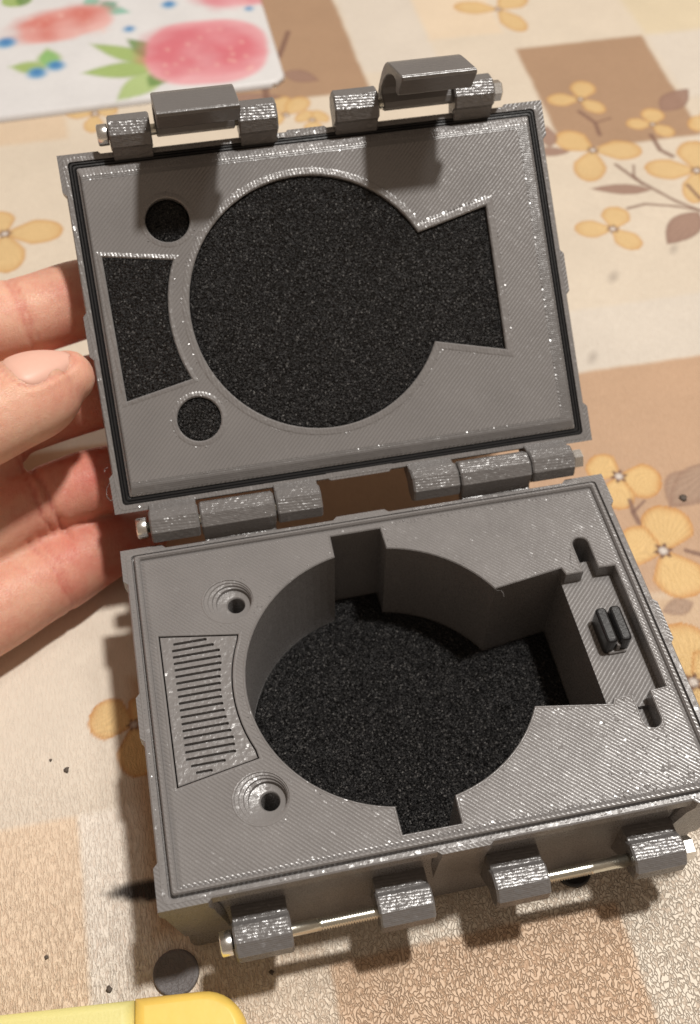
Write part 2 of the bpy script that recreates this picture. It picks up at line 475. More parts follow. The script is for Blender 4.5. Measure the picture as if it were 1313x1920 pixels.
post_side(bm, -7.0, 6.0, 'x', 1, -0.06, -1, 65.0)
post_side(bm, -5.0, 8.0, 'y', -1, -0.06, -1, 46.8)
post_side(bm, -9.5, 5.5, 'y', 1, -0.06, -1, 46.8)
beads(bm, [(-8, -42.0), (58.8, -42.0)], 1.0, 0.34, 0.0, 3, 0.9)
beads(bm, [(20, -41.0), (58, -40.9)], 1.0, 0.34, 0.0, 3, 0.55)
beads(bm, [(4, 42.0), (58.8, 42.0)], 1.0, 0.30, 0.0, 3, 0.75)
beads(bm, [(6, 41.2), (58, 41.2)], 1.0, 0.26, 0.0, 3, 0.35)
beads(bm, [(-58, -41.8), (-14, -41.8)], 1.0, 0.24, 0.0, 3, 0.15)
beads(bm, [(-59, 41), (-59, -41)], 1.0, 0.2, 0.0, 3, 0.2)
beads(bm, offset(T_loop, -1.05), 1.0, 0.28, 0.0, 3, 0.30)
for k in range(170):
    u_ = random.random() ** 0.6; x_, y_ = 58.5 - 22 * random.random() ** 1.6, -41.5 + 23 * random.random() ** 1.8
    if x_ > 44 and y_ > -30: continue
    beads(bm, [(x_, y_), (x_ + 0.5, y_ - 0.5)], 0.7, 0.30, 0.0, 3, 1.0)
for x_ in (-39.9, ):
    for y_ in (26.4, -26.4): beads(bm, arc(x_, y_, 7.3, -160, 60, 30), 0.9, 0.24, 0.0, 3, 0.45)
beads(bm, [(63.4, -44), (63.4, 44)], 0.9, 0.22, 0.0, 3, 0.25)
beads(bm, [(-63.3, 44), (-63.3, -44)], 0.8, 0.2, 0.0, 3, 0.8)
beads(bm, [(-60, -45.3), (62, -45.3)], 0.9, 0.26, 0.0, 3, 0.35)
beads(bm, [(-60, 45.3), (62, 45.3)], 0.9, 0.22, 0.0, 3, 0.35)
base_o = mesh_obj('base', bm, [M_BASE, M_RIM, M_TRAY, M_GLOSS], case)
base_o.location = (0, 0, 36 * U)

bm = bmesh.new()
P_loop = offset(up + dn + [(44.35, -19.8), (44.6, 19.4)], 0.25)
a = ring(bm, P_loop, -31.4); b = ring(bm, P_loop, -30.6); c = ring(bm, offset(P_loop, 0.5), -30.3)
skirt(bm, [a, b, c]); cap(bm, [c]); cap(bm, [a])
mesh_obj('foam_pad', bm, M_FOAM, base_o, label='deep foam floor of the round pocket')

# grille insert with its slots
bm = bmesh.new()
g_out = offset(gr, 0.32)
top = ring(bm, offset(g_out, 0.15), -0.10); low = ring(bm, g_out, -0.25); bot = ring(bm, g_out, -2.6)
skirt(bm, [top, low, bot]); cap(bm, [bot])
slots = []
NS = 20
for i in range(NS):
    y = 16.6 - 34.2 * i / (NS - 1)
    t_ = abs(y + 0.5) / 17.3
    xl = -55.3 + (1.8 if i == NS - 1 else 0.9 if i == NS - 2 else 0.5 if i == 0 else 0)
    xr = min(cx - math.sqrt(40.6 ** 2 - y * y), -43.8) - 0.1 - 6.5 * max(0, t_ - 0.80) / 0.20 * (0.45 if y > 0 else 0.95)
    w = 0.40
    lp = [(xl, y - w * 0.8), (xl + 0.3, y - w), (xr - 0.3, y - w), (xr, y - w * 0.6), (xr, y + w * 0.6), (xr - 0.3, y + w), (xl + 0.3, y + w), (xl, y + w * 0.8)]
    a = ring(bm, lp, -0.10); b = ring(bm, lp, -1.1)
    skirt(bm, [a, b]); cap(bm, [b])
    slots.append(a)
cap(bm, [top] + slots)
mesh_obj('grille_insert', bm, M_GRILLE, base_o, label='speckled insert with twenty narrow slots')

# stray threads of filament left by the nozzle
def thread(parent, pts, r=0.07):
    bm = bmesh.new()
    rs = [[bm.verts.new((x + r * math.cos(k * 2.1), y + r * math.sin(k * 2.1), z + r * math.cos(k * 2.1 + 1.3))) for k in range(3)] for x, y, z in pts]
    skirt(bm, rs, 0, True, True)
    return mesh_obj('filament_thread', bm, M_GLOSS, parent)
thread(base_o, [(26.2, 16.5, 0), (26.8, 15.9, .1), (27.6, 15.9, .0), (28.0, 15.2, -.4), (28.0, 14.4, -.9)])
thread(base_o, [(48.8, 17.3, .1), (47.6, 19.0, .5), (47.5, 21.0, .6), (48.4, 23.2, .2)], 0.05)
# the two black pads standing in the tray
for x in (49.7, 53.3):
    bm = bmesh.new()
    prof = rrect(1.42, 5.0, 1.0, 3, x, 0.3)
    rs = [ring(bm, prof, -4.3), ring(bm, prof, 1.0), ring(bm, offset(prof, 0.25), 1.4), ring(bm, offset(prof, 0.6), 1.55)]
    skirt(bm, rs); cap(bm, [rs[-1]]); cap(bm, [rs[0]])
    mesh_obj('clip_pad', bm, M_RUBBER, base_o)
bm = bmesh.new()
prof = rrect(2.4, 5.6, 0.4, 2, 51.7, 0.4)
rs = [ring(bm, prof, -4.3), ring(bm, prof, -3.4), ring(bm, offset(prof, 0.2), -3.2)]
skirt(bm, rs); cap(bm, [rs[-1]]); cap(bm, [rs[0]])
prof = rrect(0.5, 5.2, 0.3, 2, 51.7, 0.4)
rs = [ring(bm, prof, -3.3), ring(bm, prof, -1.0), ring(bm, offset(prof, 0.2), -0.8)]
skirt(bm, rs); cap(bm, [rs[-1]]); cap(bm, [rs[0]])
mesh_obj('clip_block', bm, M_BEAD, base_o)

# ---- knuckles, bolts, nuts, latches ----------------------------------------
def knuckle(parent, x0, x1, py, pz, arm, mat=M_KNUCKLE, r=4.2):
    bm = bmesh.new()
    prism(bm, octagon(r, py, pz), x0, x1, lambda x, a, b: (x, a, b), 0.45)
    if arm: prism(bm, arm, x0 + 0.25, x1 - 0.25, lambda x, a, b: (x, a, b), 0.2)
    return mesh_obj('knuckle', bm, mat, parent)

def bolt(parent, x_head, x_end, py, pz, thread, name='bolt'):
    """cap-head bolt lying along x; thread = (x0, x1) shows real turns"""
    s = 1 if x_end > x_head else -1
    bm = bmesh.new()
    fn = lambda x, a, b: (x, py + a, pz + b)
    hd = [(0, 1.5), (0.7, 1.5), (0.7, 1.75)] if False else None
    lathe_x(bm, [(x_head + s * 0.0, 1.55), (x_head + s * 0.02, 2.45), (x_head + s * 0.35, 2.75), (x_head + s * 2.55, 2.75), (x_head + s * 2.8, 2.6)], fn, 28)
    lathe_x(bm, [(x_head - s * 0.01, 1.4), (x_head + s * 0.03, 1.45)], fn, 6, 2, False)
    pr = [(x_head + s * 2.5, 1.45)]
    t0, t1 = thread
    lo, hi = min(t0, t1), max(t0, t1)
    xs = []
    x = lo
    while x < hi:
        xs += [(x, 1.0), (x + 0.3, 1.56)]
        x += 0.6
    if s < 0: xs = xs[::-1]
    if t0 is not None and abs(xs[0][0] - pr[0][0]) > 1: pr.append((xs[0][0] - s * 0.1, 1.45))
    pr += xs
    if (x_end - pr[-1][0]) * s > 0.6: pr += [(pr[-1][0] + s * 0.2, 1.45), (x_end, 1.45)]
    n0 = len(bm.faces)
    lathe_x(bm, pr, fn, 20, 1)
    return mesh_obj(name, bm, [M_STEEL, M_ZINC, M_GASKET], parent)

def nut(parent, x0, x1, py, pz, rot=0.0):
    bm = bmesh.new()
    hexa = [(2.75 * math.cos(R(60 * i + rot)), 2.75 * math.sin(R(60 * i + rot))) for i in range(6)]
    prism(bm, hexa, x0, x1, lambda x, a, b: (x, py + a, pz + b), 0.35)
    return mesh_obj('nut', bm, M_STEEL, parent)

LY, LZ = -51.2, -15.5
arm = [(-51, -19.7), (-43.8, -27), (-43.8, -13.0), (-51, -12.2)]
for x0, x1 in ((-50.8, -38.1), (-18.8, -6.4), (7.6, 20.1), (40.1, 52.4)):
    knuckle(base_o, x0, x1, LY, LZ, arm)
bolt(base_o, -53.9, -8, LY, LZ, (-31.5, -18))
nut(base_o, 52.6, 55.4, LY, LZ, 12)
bolt(base_o, 8.0, 53.2, LY, LZ, (18, 31.0))
HY, HZ = 51.18, 2.53
arm = [(44, -9.5), (51.5, -1.2), (51.5, 3.2), (46.5, 1.0), (44, -0.4)]
arm = [(43.9, -10.0), (50.5, -1.5), (50.5, 4.0), (48.2, 2.6), (46.9, -0.8), (43.9, -1.2)]
for x0, x1 in ((-43.5, -24.1), (25.6, 45.0)):
    knuckle(base_o, x0, x1, HY, HZ, arm, M_KNUCKLE)

# ---- lid --------------------------------------------------------------------
SC = 51.25
bm = bmesh.new()
prof = [(59.5, 41.7, -14.5, 2), (61.3, 43.6, -13.6, 2), (61.6, 44.0, -12.8, 2), (61.6, 44.0, -8.6, 1.8), (64.0, 45.9, -5.9, 1.6), (64.2, 46.2, -5.6, 1.6), (64.2, 46.2, -2.9, 1.6), (63.9, 45.95, -2.53, 1.4),
        (62.75, 44.75, -2.53, 1.0), (62.65, 44.65, -4.4, 0.9), (60.75, 42.95, -4.4, 0.5), (60.65, 42.85, -2.5, 0.5), (60.3, 42.4, -2.2, 0.4), (59.9, 40.7, -1.55, 0.3), (59.7, 40.4, -1.5, 0.3)]
rs = [ring(bm, rrect(hx, hy, r, 3, 0, SC), z) for hx, hy, z, r in prof]
skirt(bm, rs[:7], 0); skirt(bm, rs[6:9], 1); skirt(bm, rs[8:13], 0); n_f = len(bm.faces); skirt(bm, rs[12:], 1)
bm.faces.ensure_lookup_table()
for f_ in bm.faces[n_f:]:
    if f_.calc_center_median().y < SC + 39: f_.material_index = 2
cap(bm, [rs[0]], 0)
lc, ls, LR = -4.4, 51.9, 33.4
a_t = math.degrees(math.atan2(15.0, 30.5)); a_b = math.degrees(math.atan2(15.2, 31.0))
l_circ = arc(lc, ls, LR, a_t, 360 - a_b, 64) + [(44.6, 32.4), (45.1, 71.4)]
l_seg = [(-57.4, 33.0), (-40.0, 36.4)] + arc(lc, 52.0, 38.9, 203.5, 156.5, 12)[1:-1] + [(-39.9, 67.6), (-57.8, 70.6)]
l_dots = [arc(-39.75, 78.0, 5.75, 0, 360 * 31 / 32, 31), arc(-39.75, 25.8, 5.75, 0, 360 * 31 / 32, 31)]
hs = []
foams = []
for lp, w in ((l_circ, 2.0), (l_seg, 1.3), (l_dots[0], 1.5), (l_dots[1], 1.5)):
    z = -1.5
    a = ring(bm, offset(lp, -w), z); b = ring(bm, offset(lp, -w + 0.4), z + 0.12); c = ring(bm, offset(lp, -0.35), z + 0.2); d = ring(bm, lp, z - 0.1); e = ring(bm, lp, -7.5)
    skirt(bm, [a, b, c, d], 1); skirt(bm, [d, e], 0); cap(bm, [e], 0)
    hs.append(a)
inn = ring(bm, rrect(58.2, 39.2, 0.3, 3, -1.3, SC), -1.48)
skirt(bm, [rs[-1], inn], 2)
cap(bm, [inn] + hs, 0)
beads(bm, [(57.2, SC - 38.5), (57.2, SC + 38.5)], 0.93, 0.27, -1.48, 3, 0.95, (0.04, 0.26))
beads(bm, [(-59, SC + 39.4), (57, SC + 39.4)], 0.93, 0.22, -1.48, 3, 0.45, (0.04, 0.26))
beads(bm, [(-59, SC - 39.4), (57, SC - 39.4)], 0.93, 0.18, -1.48, 3, 0.27, (0.04, 0.26))
beads(bm, offset(l_circ, -2.1), 0.95, 0.25, -1.5, 3, 0.24, (0.04, 0.26))
beads(bm, [(26.5, 69.3), (45.5, 73.8)], 0.85, 0.34, -1.45, 3, 1.00, (0.04, 0.26))
beads(bm, offset(l_seg, -1.4), 0.9, 0.18, -1.48, 3, 0.21, (0.04, 0.26))
for d_ in l_dots: beads(bm, offset(d_, -1.6), 0.9, 0.26, -1.48, 3, 0.21, (0.04, 0.26))
beads(bm, [(-60, SC + 45.6), (62, SC + 45.6)], 0.9, 0.24, -2.53, 3, 0.30, (0.04, 0.26))
beads(bm, [(-60, SC - 45.6), (62, SC - 45.6)], 0.9, 0.22, -2.53, 3, 0.24, (0.04, 0.26))
for sx in (1, -1):
    for sy in (1, -1): post_corner(bm, sx, sy, -2.6, -1, SC, 1, 46.75)
post_side(bm, -6.5, 6.0, 'x', -1, -2.6, -1, 65.0, SC)
post_side(bm, -6.5, 6.0, 'x', 1, -2.6, -1, 65.0, SC)
post_side(bm, -6.0, 6.0, 'y', 1, -2.6, -1, 46.6, SC)
post_side(bm, -9.0, 9.0, 'y', -1, -2.6, -1, 46.6, SC)
lid_o = mesh_obj('lid', bm, [M_LID, M_BEAD, M_LATCH, M_GLOSS], case)
lid_o.location = (0, HY * U, (36 + HZ) * U)
lid_o.rotation_euler = (R(38.234), 0, 0)

bm = bmesh.new()
gp = [(62.6, -4.35), (62.6, -3.0), (62.25, -2.62), (61.95, -2.62), (61.75, -2.95), (61.55, -2.62), (61.2, -2.6), (60.85, -3.0), (60.82, -4.35)]
rs = [ring(bm, rrect(h, h - 17.9, 0.8, 4, 0, SC), z) for h, z in gp]
skirt(bm, rs + [rs[0]])
mesh_obj('gasket', bm, M_GASKET, lid_o)
for lp, z in ((l_circ, -2.3), (l_seg, -1.35), (l_dots[0], -3.0), (l_dots[1], -1.9)):
    bm = bmesh.new()
    q = [(x + random.gauss(0, .06), y + random.gauss(0, .06)) for x, y in offset(lp, 0.10)]
    a = ring(bm, q, -7.4); b = ring(bm, q, z - 0.4); c = ring(bm, offset(q, 0.5), z)
    skirt(bm, [a, b, c]); cap(bm, [a]); cap(bm, [c])
    mesh_obj('foam_pad', bm, M_FOAM, lid_o)

thread(lid_o, [(-65.2, 13.0, -3), (-66.2, 11.5, -2.6), (-66.4, 9.6, -2.2), (-65.6, 8.2, -2.0), (-64.9, 8.6, -2.2)])
thread(lid_o, [(-65.0, 17.0, -3), (-65.9, 16.6, -2.6), (-66.0, 15.8, -2.4)])
larm = [(-0.5, -4.1), (7.5, -9.5), (7.5, -4.5), (6.2, -2.9), (3.0, 2.0), (-0.5, 3.2)]
for x0, x1 in ((-56.5, -43.9), (-23.7, -11.8), (12.6, 25.2), (45.3, 57.2)):
    knuckle(lid_o, x0, x1, 0, 0, larm)
bolt(lid_o, -60.1, -14, 0, 0, (-30, -20))
nut(lid_o, 57.4, 60.3, 0, 0, 20)
bolt(lid_o, 14, 58.5, 0, 0, (20, 30))
PY = 101.1
tarm = [(PY + 0.5, -4.1), (PY + 0.5, 3.0), (PY - 3.2, 2.4), (PY - 6.0, -2.9), (PY - 7.5, -5.0), (PY - 7.5, -9.5)]
for x0, x1 in ((-51.0, -40.3), (-17.9, -7.6), (7.4, 19.3), (39.7, 50.6)):
    knuckle(lid_o, x0, x1, PY, 0, tarm)
bolt(lid_o, -54.0, -9, PY, 0, (-30, -20))
nut(lid_o, 50.8, 53.4, PY, 0, 5)
bolt(lid_o, 9, 52, PY, 0, (20, 30))

def latch(x0, x1, phi, lean=0.16):
    """snap latch on its pin: plate, turned-over hook with a pull lip; o = outwards, h = along the plate"""
    c, s = math.cos(R(phi)), math.sin(R(phi))
    pf = [(-1.9, -0.6), (-1.2, -1.8), (0.8, -2.2), (3.2, -1.2), (4.3, 2.5), (4.9, 8.0), (4.9, 11.2), (4.6, 13.3), (3.9, 15.3), (2.8, 17.0), (1.4, 18.5),
          (-3.7, 23.5), (-4.4, 23.7), (-4.9, 23.1), (-5.4, 16.6), (-5.0, 15.4), (-4.2, 15.0), (-3.4, 15.6), (-3.0, 17.2), (-2.3, 18.0), (-1.2, 17.7), (0.2, 16.0), (1.3, 13.8), (2.1, 11.2), (2.4, 8.5), (2.3, 4.2), (1.4, 2.5), (-0.8, 2.0), (-1.9, 1.0)]
    bm = bmesh.new()
    prism(bm, pf, x0, x1, lambda x, o, h: (x + lean * max(0.0, 3.0 - o), PY + o * c + h * s, h * c - o * s), 0.25)
    return mesh_obj('latch', bm, M_LATCH, lid_o)
latch(-39.2, -18.9, 0, 0.05)
latch(20.3, 39.4, 5)

# ================================================================== things lying around
def lump(name, x, y, r, h, mat, label, cat, group=None, seg=9):
    bm = bmesh.new()
    rs = []
    for k, (f, z) in enumerate(((0.7, 0.0), (1.0, 0.35), (0.75, 0.8), (0.3, 1.0))):
        rs.append([bm.verts.new((x + r * f * random.uniform(.6, 1.3) * math.cos(2 * math.pi * i / seg), y + r * f * random.uniform(.6, 1.3) * math.sin(2 * math.pi * i / seg), 0.02 + z * h)) for i in range(seg)])
    skirt(bm, rs, 0, True, True); cap(bm, [rs[0]]); cap(bm, [rs[-1]])
    return tag(mesh_obj(name, bm, mat), label, cat, group)
lump('crumb', -87.7, 6.7, 0.8, 0.5, M_CRUMB, 'larger dark crumb of the pair on the cream cloth left of the case', 'crumb', 'dark crumbs on the tablecloth')
lump('crumb', -91.6, 10.3, 0.42, 0.3, M_CRUMB, 'tiny dark crumb beside the larger one left of the case', 'crumb', 'dark crumbs on the tablecloth')
lump('crumb', -81.1, -49.7, 0.75, 0.5, M_CRUMB, 'dark crumb just above the yellow plastic handle', 'crumb', 'dark crumbs on the tablecloth')
lump('crumb', -94.8, -39.6, 0.55, 0.4, M_CRUMB, 'dark crumb on the tan square at the lower left', 'crumb', 'dark crumbs on the tablecloth')
lump('crumb', -43.9, -53.5, 0.6, 0.4, M_CRUMB, 'dark crumb below the front left bolt of the case', 'crumb', 'dark crumbs on the tablecloth')
lump('crumb', 102.9, 59.2, 1.3, 0.6, M_CRUMB, 'dark round crumb on the printed grey leaf at the right', 'crumb', 'dark crumbs on the tablecloth')

def disc(x, y, r, label, mat):
    bm = bmesh.new()
    n = 40
    rs = [ring(bm, arc(x, y, rr, 0, 360 * (n - 1) / n, n - 1), z) for rr, z in ((r, 0.05), (r, 0.9), (r - 0.3, 1.15), (r - 0.8, 1.05), (r * 0.5, 0.85))]
    skirt(bm, rs, 0, True, True); cap(bm, [rs[0]]); cap(bm, [rs[-1]])
    return tag(mesh_obj('round_disc', bm, mat), label, 'disc', 'small dark discs lying by the case')
disc(-65.6, -49.3, 5.3, 'dark grey disc half under the yellow plastic handle', M_DISC)
disc(32.4, -44.6, 4.4, 'black disc peeking out below the right front bolt of the case', M_RUBBER)

# yellow and lime handle end at the bottom edge
grip = bpy.data.objects.new('plastic_handle', None); COL.objects.link(grip)
tag(grip, 'rounded yellow and pale lime plastic handle end at the bottom edge', 'handle')
grip.location = Vector((-75, -66, 0)) * U
grip.rotation_euler = (0, 0, R(-5.5))
def bar(name, x0, x1, mat, round_end, hw=11.5, zt=9.0, parent=grip, ins=0.0):
    bm = bmesh.new()
    L = []
    w = hw - ins
    if round_end:
        L = [(x0, -w), (x1 - 10, -w)] + [(x1 - 10 + 10 * math.cos(R(a)), (w - 10) * (1 if a > 0 else -1) + 10 * math.sin(R(a))) for a in range(-80, 81, 10)] + [(x1 - 10, w), (x0, w)]
    else:
        L = [(x0, -w), (x1, -w), (x1, w), (x0, w)]
    rs = []
    for k in range(9):
        a = math.pi * k / 8
        rs.append(ring(bm, offset(L, 2.6 * (1 - math.sin(a))), zt / 2 - (zt / 2 - 0.05 - ins) * math.cos(a)))
    skirt(bm, rs, 0, True, True); cap(bm, [rs[0]]); cap(bm, [rs[-1]])
    return mesh_obj(name, bm, mat, parent)
bar('tip', -1.0, 24.0, M_YELLOW, True)
bar('grip', -75, -0.9, M_LIME, False, ins=0.25)

# ================================================================== tablecloth and its print
def lin(r, g, b):
    f = lambda c: (c / 255 / 12.92) if c <= 10 else ((c / 255 + 0.055) / 1.055) ** 2.4
    return np.array([f(r), f(g), f(b)])

class Ink:
    """pigment on a grid of points"""
    def __init__(self, xs, ys, col):
        self.xs, self.ys = xs, ys
        self.X, self.Y = np.meshgrid(xs, ys)
        self.c = np.empty(self.X.shape + (3,)); self.c[:] = col
        rng = np.random.RandomState(3)
        self.w = rng.rand(24, 3) * 2 - 1
        self.ph = rng.rand(24) * 6.28
    def wob(self, X, Y, sc):
        s = 0
        for k in range(8): s = s + np.sin((X * self.w[k, 0] + Y * self.w[k, 1]) * sc * (1 + k * 0.35) + self.ph[k]) / (1 + 0.3 * k)
        return s / 4
    def win(self, x0, x1, y0, y1):
        i0, i1 = np.searchsorted(self.xs, (x0, x1)); j0, j1 = np.searchsorted(self.ys, (y0, y1))
        return slice(j0, j1), slice(i0, i1)
    def lay(self, sl, mask, col):
        c = self.c[sl]; m = np.clip(mask, 0, 1)[..., None]
        self.c[sl] = c * (1 - m) + np.asarray(col) * m
    def rect(self, x0, y0, x1, y1, col, soft=0.6, k=1.0, tilt=0.0, wob=0.5):
        sl = self.win(x0 - 25, x1 + 25, y0 - 25, y1 + 25)
        X, Y = self.X[sl], self.Y[sl]
        Xr = X - (Y - (y0 + y1) / 2) * tilt + wob * self.wob(X, Y, 0.25); Yr = Y + wob * self.wob(Y, X, 0.25)
        d = np.minimum(np.minimum(Xr - x0, x1 - Xr), np.minimum(Yr - y0, y1 - Yr))
        self.lay(sl, np.clip(d / soft * 0.5 + 0.5, 0, 1) * k, col)
    def petal(self, c, t, hw, col_in, col_out, shape=0.0, soft=0.45, blunt=True, veins=0.07):
        c = np.array(c); t = np.array(t); L = np.linalg.norm(t - c); u = (t - c) / L; v = np.array([-u[1], u[0]])
        m = L + hw + 2
        sl = self.win(c[0] - m, c[0] + m, c[1] - m, c[1] + m)
        X, Y = self.X[sl] - c[0], self.Y[sl] - c[1]
        a = (X * u[0] + Y * u[1]) / L; b = X * v[0] + Y * v[1]
        b = b + 0.25 * self.wob(self.X[sl] * 1.0, self.Y[sl], 0.8) * np.clip(a, 0, 1)
        aa = np.clip(a, 0, 1)
        if blunt: w = hw * np.clip(aa * 2.1, 0, 1) ** 0.75 * np.sqrt(np.clip(1 - np.clip((aa - 0.45) / 0.55, 0, 1) ** 2.6, 0, 1))
        else: w = hw * np.sin(np.pi * aa ** 0.85) ** 0.9
        d = w - np.abs(b)
        ends = np.minimum(a * L, (1 - a) * L)
        d = np.minimum(d, ends + 0.3)
        mask = np.clip(d / soft * 0.5 + 0.5, 0, 1)
        e = np.clip(1 - d / (hw * 0.38), 0, 1) ** 1.6
        e = np.clip(e + 0.35 * np.clip((aa - 0.75) * 4, 0, 1), 0, 1)
        ang = np.arctan2(b, np.maximum(a, 0.02) * L)
        vn = veins * (np.sin(ang * 46 + self.wob(self.X[sl], self.Y[sl], 0.4)) * np.clip(aa * 2, 0, 1) * np.clip(1.5 - 1.4 * aa, 0, 1))
        col = np.asarray(col_in) * (1 - e[..., None]) + np.asarray(col_out) * e[..., None]
        col = col * (1 + vn[..., None])
        cc = self.c[sl]; mm = mask[..., None] * 0.93
        self.c[sl] = cc * (1 - mm) + col * mm
    def dot(self, c, r, col, soft=0.4, lobes=0):
        sl = self.win(c[0] - r * 2, c[0] + r * 2, c[1] - r * 2, c[1] + r * 2)
        X, Y = self.X[sl] - c[0], self.Y[sl] - c[1]
        rr = r * (1 + (0.28 * np.cos(lobes * np.arctan2(Y, X)) if lobes else 0))
        self.lay(sl, np.clip((rr - np.hypot(X, Y)) / soft * 0.5 + 0.5, 0, 1), col)
    def stroke(self, pts, hw, col, soft=0.4, k=0.9):
        xs = [q[0] for q in pts]; ys = [q[1] for q in pts]
        sl = self.win(min(xs) - 4, max(xs) + 4, min(ys) - 4, max(ys) + 4)
        X, Y = self.X[sl], self.Y[sl]; d = np.full(X.shape, 1e9)
        for i, (p, q) in enumerate(zip(pts, pts[1:])):
            px, py = q[0] - p[0], q[1] - p[1]
            t = np.clip(((X - p[0]) * px + (Y - p[1]) * py) / (px * px + py * py), 0, 1)
            d = np.minimum(d, np.hypot(X - p[0] - t * px, Y - p[1] - t * py))
        self.lay(sl, np.clip((hw + 0.15 * self.wob(X, Y, 0.7) - d) / soft * 0.5 + 0.5, 0, 1) * k, col)
    def blob(self, c, rx, ry, ang, col, soft=2.0, k=1.0, wob=1.2, sc=0.35, pw=2.0):
        m = max(rx, ry) + soft + 3
        sl = self.win(c[0] - m, c[0] + m, c[1] - m, c[1] + m)
        X, Y = self.X[sl] - c[0], self.Y[sl] - c[1]
        ca, sa = math.cos(R(ang)), math.sin(R(ang))
        d = (1 - (np.abs((X * ca + Y * sa) / rx) ** pw + np.abs((-X * sa + Y * ca) / ry) ** pw) ** (1 / pw)) * min(rx, ry) + wob * self.wob(self.X[sl], self.Y[sl], sc)
        self.lay(sl, np.clip(d / soft * 0.5 + 0.5, 0, 1) * k, col)
    def build(self, name, mat, z, label, cat, z_fn=None):
        ny, nx = self.X.shape
        co = np.stack([self.X, self.Y, np.full(self.X.shape, z) if z_fn is None else z_fn(self.X, self.Y)], -1).reshape(-1, 3) * U
        idx = np.arange(nx * ny).reshape(ny, nx)
        q = np.stack([idx[:-1, :-1], idx[:-1, 1:], idx[1:, 1:], idx[1:, :-1]], -1).reshape(-1, 4)
        me = bpy.data.meshes.new(name)
        me.vertices.add(nx * ny); me.vertices.foreach_set('co', co.ravel())
        me.loops.add(q.size); me.loops.foreach_set('vertex_index', q.ravel().astype(np.int32))
        me.polygons.add(len(q)); me.polygons.foreach_set('loop_start', np.arange(0, q.size, 4, dtype=np.int32))
        me.polygons.foreach_set('use_smooth', np.ones(len(q), bool))
        me.update(calc_edges=True)
        at = me.color_attributes.new('ink', 'FLOAT_COLOR', 'POINT')
        rgba = np.concatenate([np.clip(self.c, 0, 1).reshape(-1, 3), np.ones((nx * ny, 1))], 1)
        at.data.foreach_set('color', rgba.astype(np.float32).ravel())
        me.materials.append(mat)
        o = bpy.data.objects.new(name, me); COL.objects.link(o)
        if label: tag(o, label, cat)
        return o

CREAM = lin(223, 210, 191); WHITE = lin(222, 212, 198); BROWN = lin(177, 145, 117); TAN = lin(200, 166, 136); PALE = lin(219, 191, 160)
far_x = [-900, -500, -300, -220]; far_x2 = [330, 420, 600, 900]
xs = np.array(far_x + list(np.arange(-170, 262, 0.62)) + far_x2); ys = np.array([-700, -400, -220] + list(np.arange(-130, 440, 0.62)) + [520, 700, 1000, 1400])
ink = Ink(xs, ys, CREAM)
r = ink.rect
r(-400, 116.5, 700, 146, WHITE, 1.2)
r(-170, 28, 300, 116.5, TAN, 0.9)
r(70, -60, 300, 28, lin(213, 184, 152), 3.0)
r(-30.5, 293, 54.5, 420, BROWN, 1.0, tilt=-0.02)
r(56, 306, 90, 420, WHITE, 1.2)
r(90, 326, 124, 420, lin(231, 212, 186), 1.5)
r(124.5, 236, 183.5, 312, BROWN, 1.0, tilt=0.03)
r(186, 262, 400, 330, WHITE, 2.0)
r(186, 312, 400, 400, lin(222, 207, 178), 2.0)
r(-300, 283, -72, 306, lin(221, 199, 172), 1.4)
r(-300, 306, -40, 420, PALE, 1.0)
r(-400, -40, -64, 62, lin(232, 220, 203), 4.0)
r(-400, -300, -85.3, -6.2, lin(240, 217, 190), 0.9)
r(-85.3, -300, -66, -6, lin(246, 236, 222), 0.9)
r(-66, -300, -30.5, -6, lin(243, 227, 206), 1.2)
r(-30.5, -300, 40.4, -53.8, lin(230, 200, 170), 0.7)
r(-30.5, -53.8, 62, -30, lin(250, 238, 220), 1.0)
r(40.4, -300, 300, -40, lin(242, 230, 212), 1.0)
r(-70, -40, 66, 30, lin(214, 186, 156), 2.0)
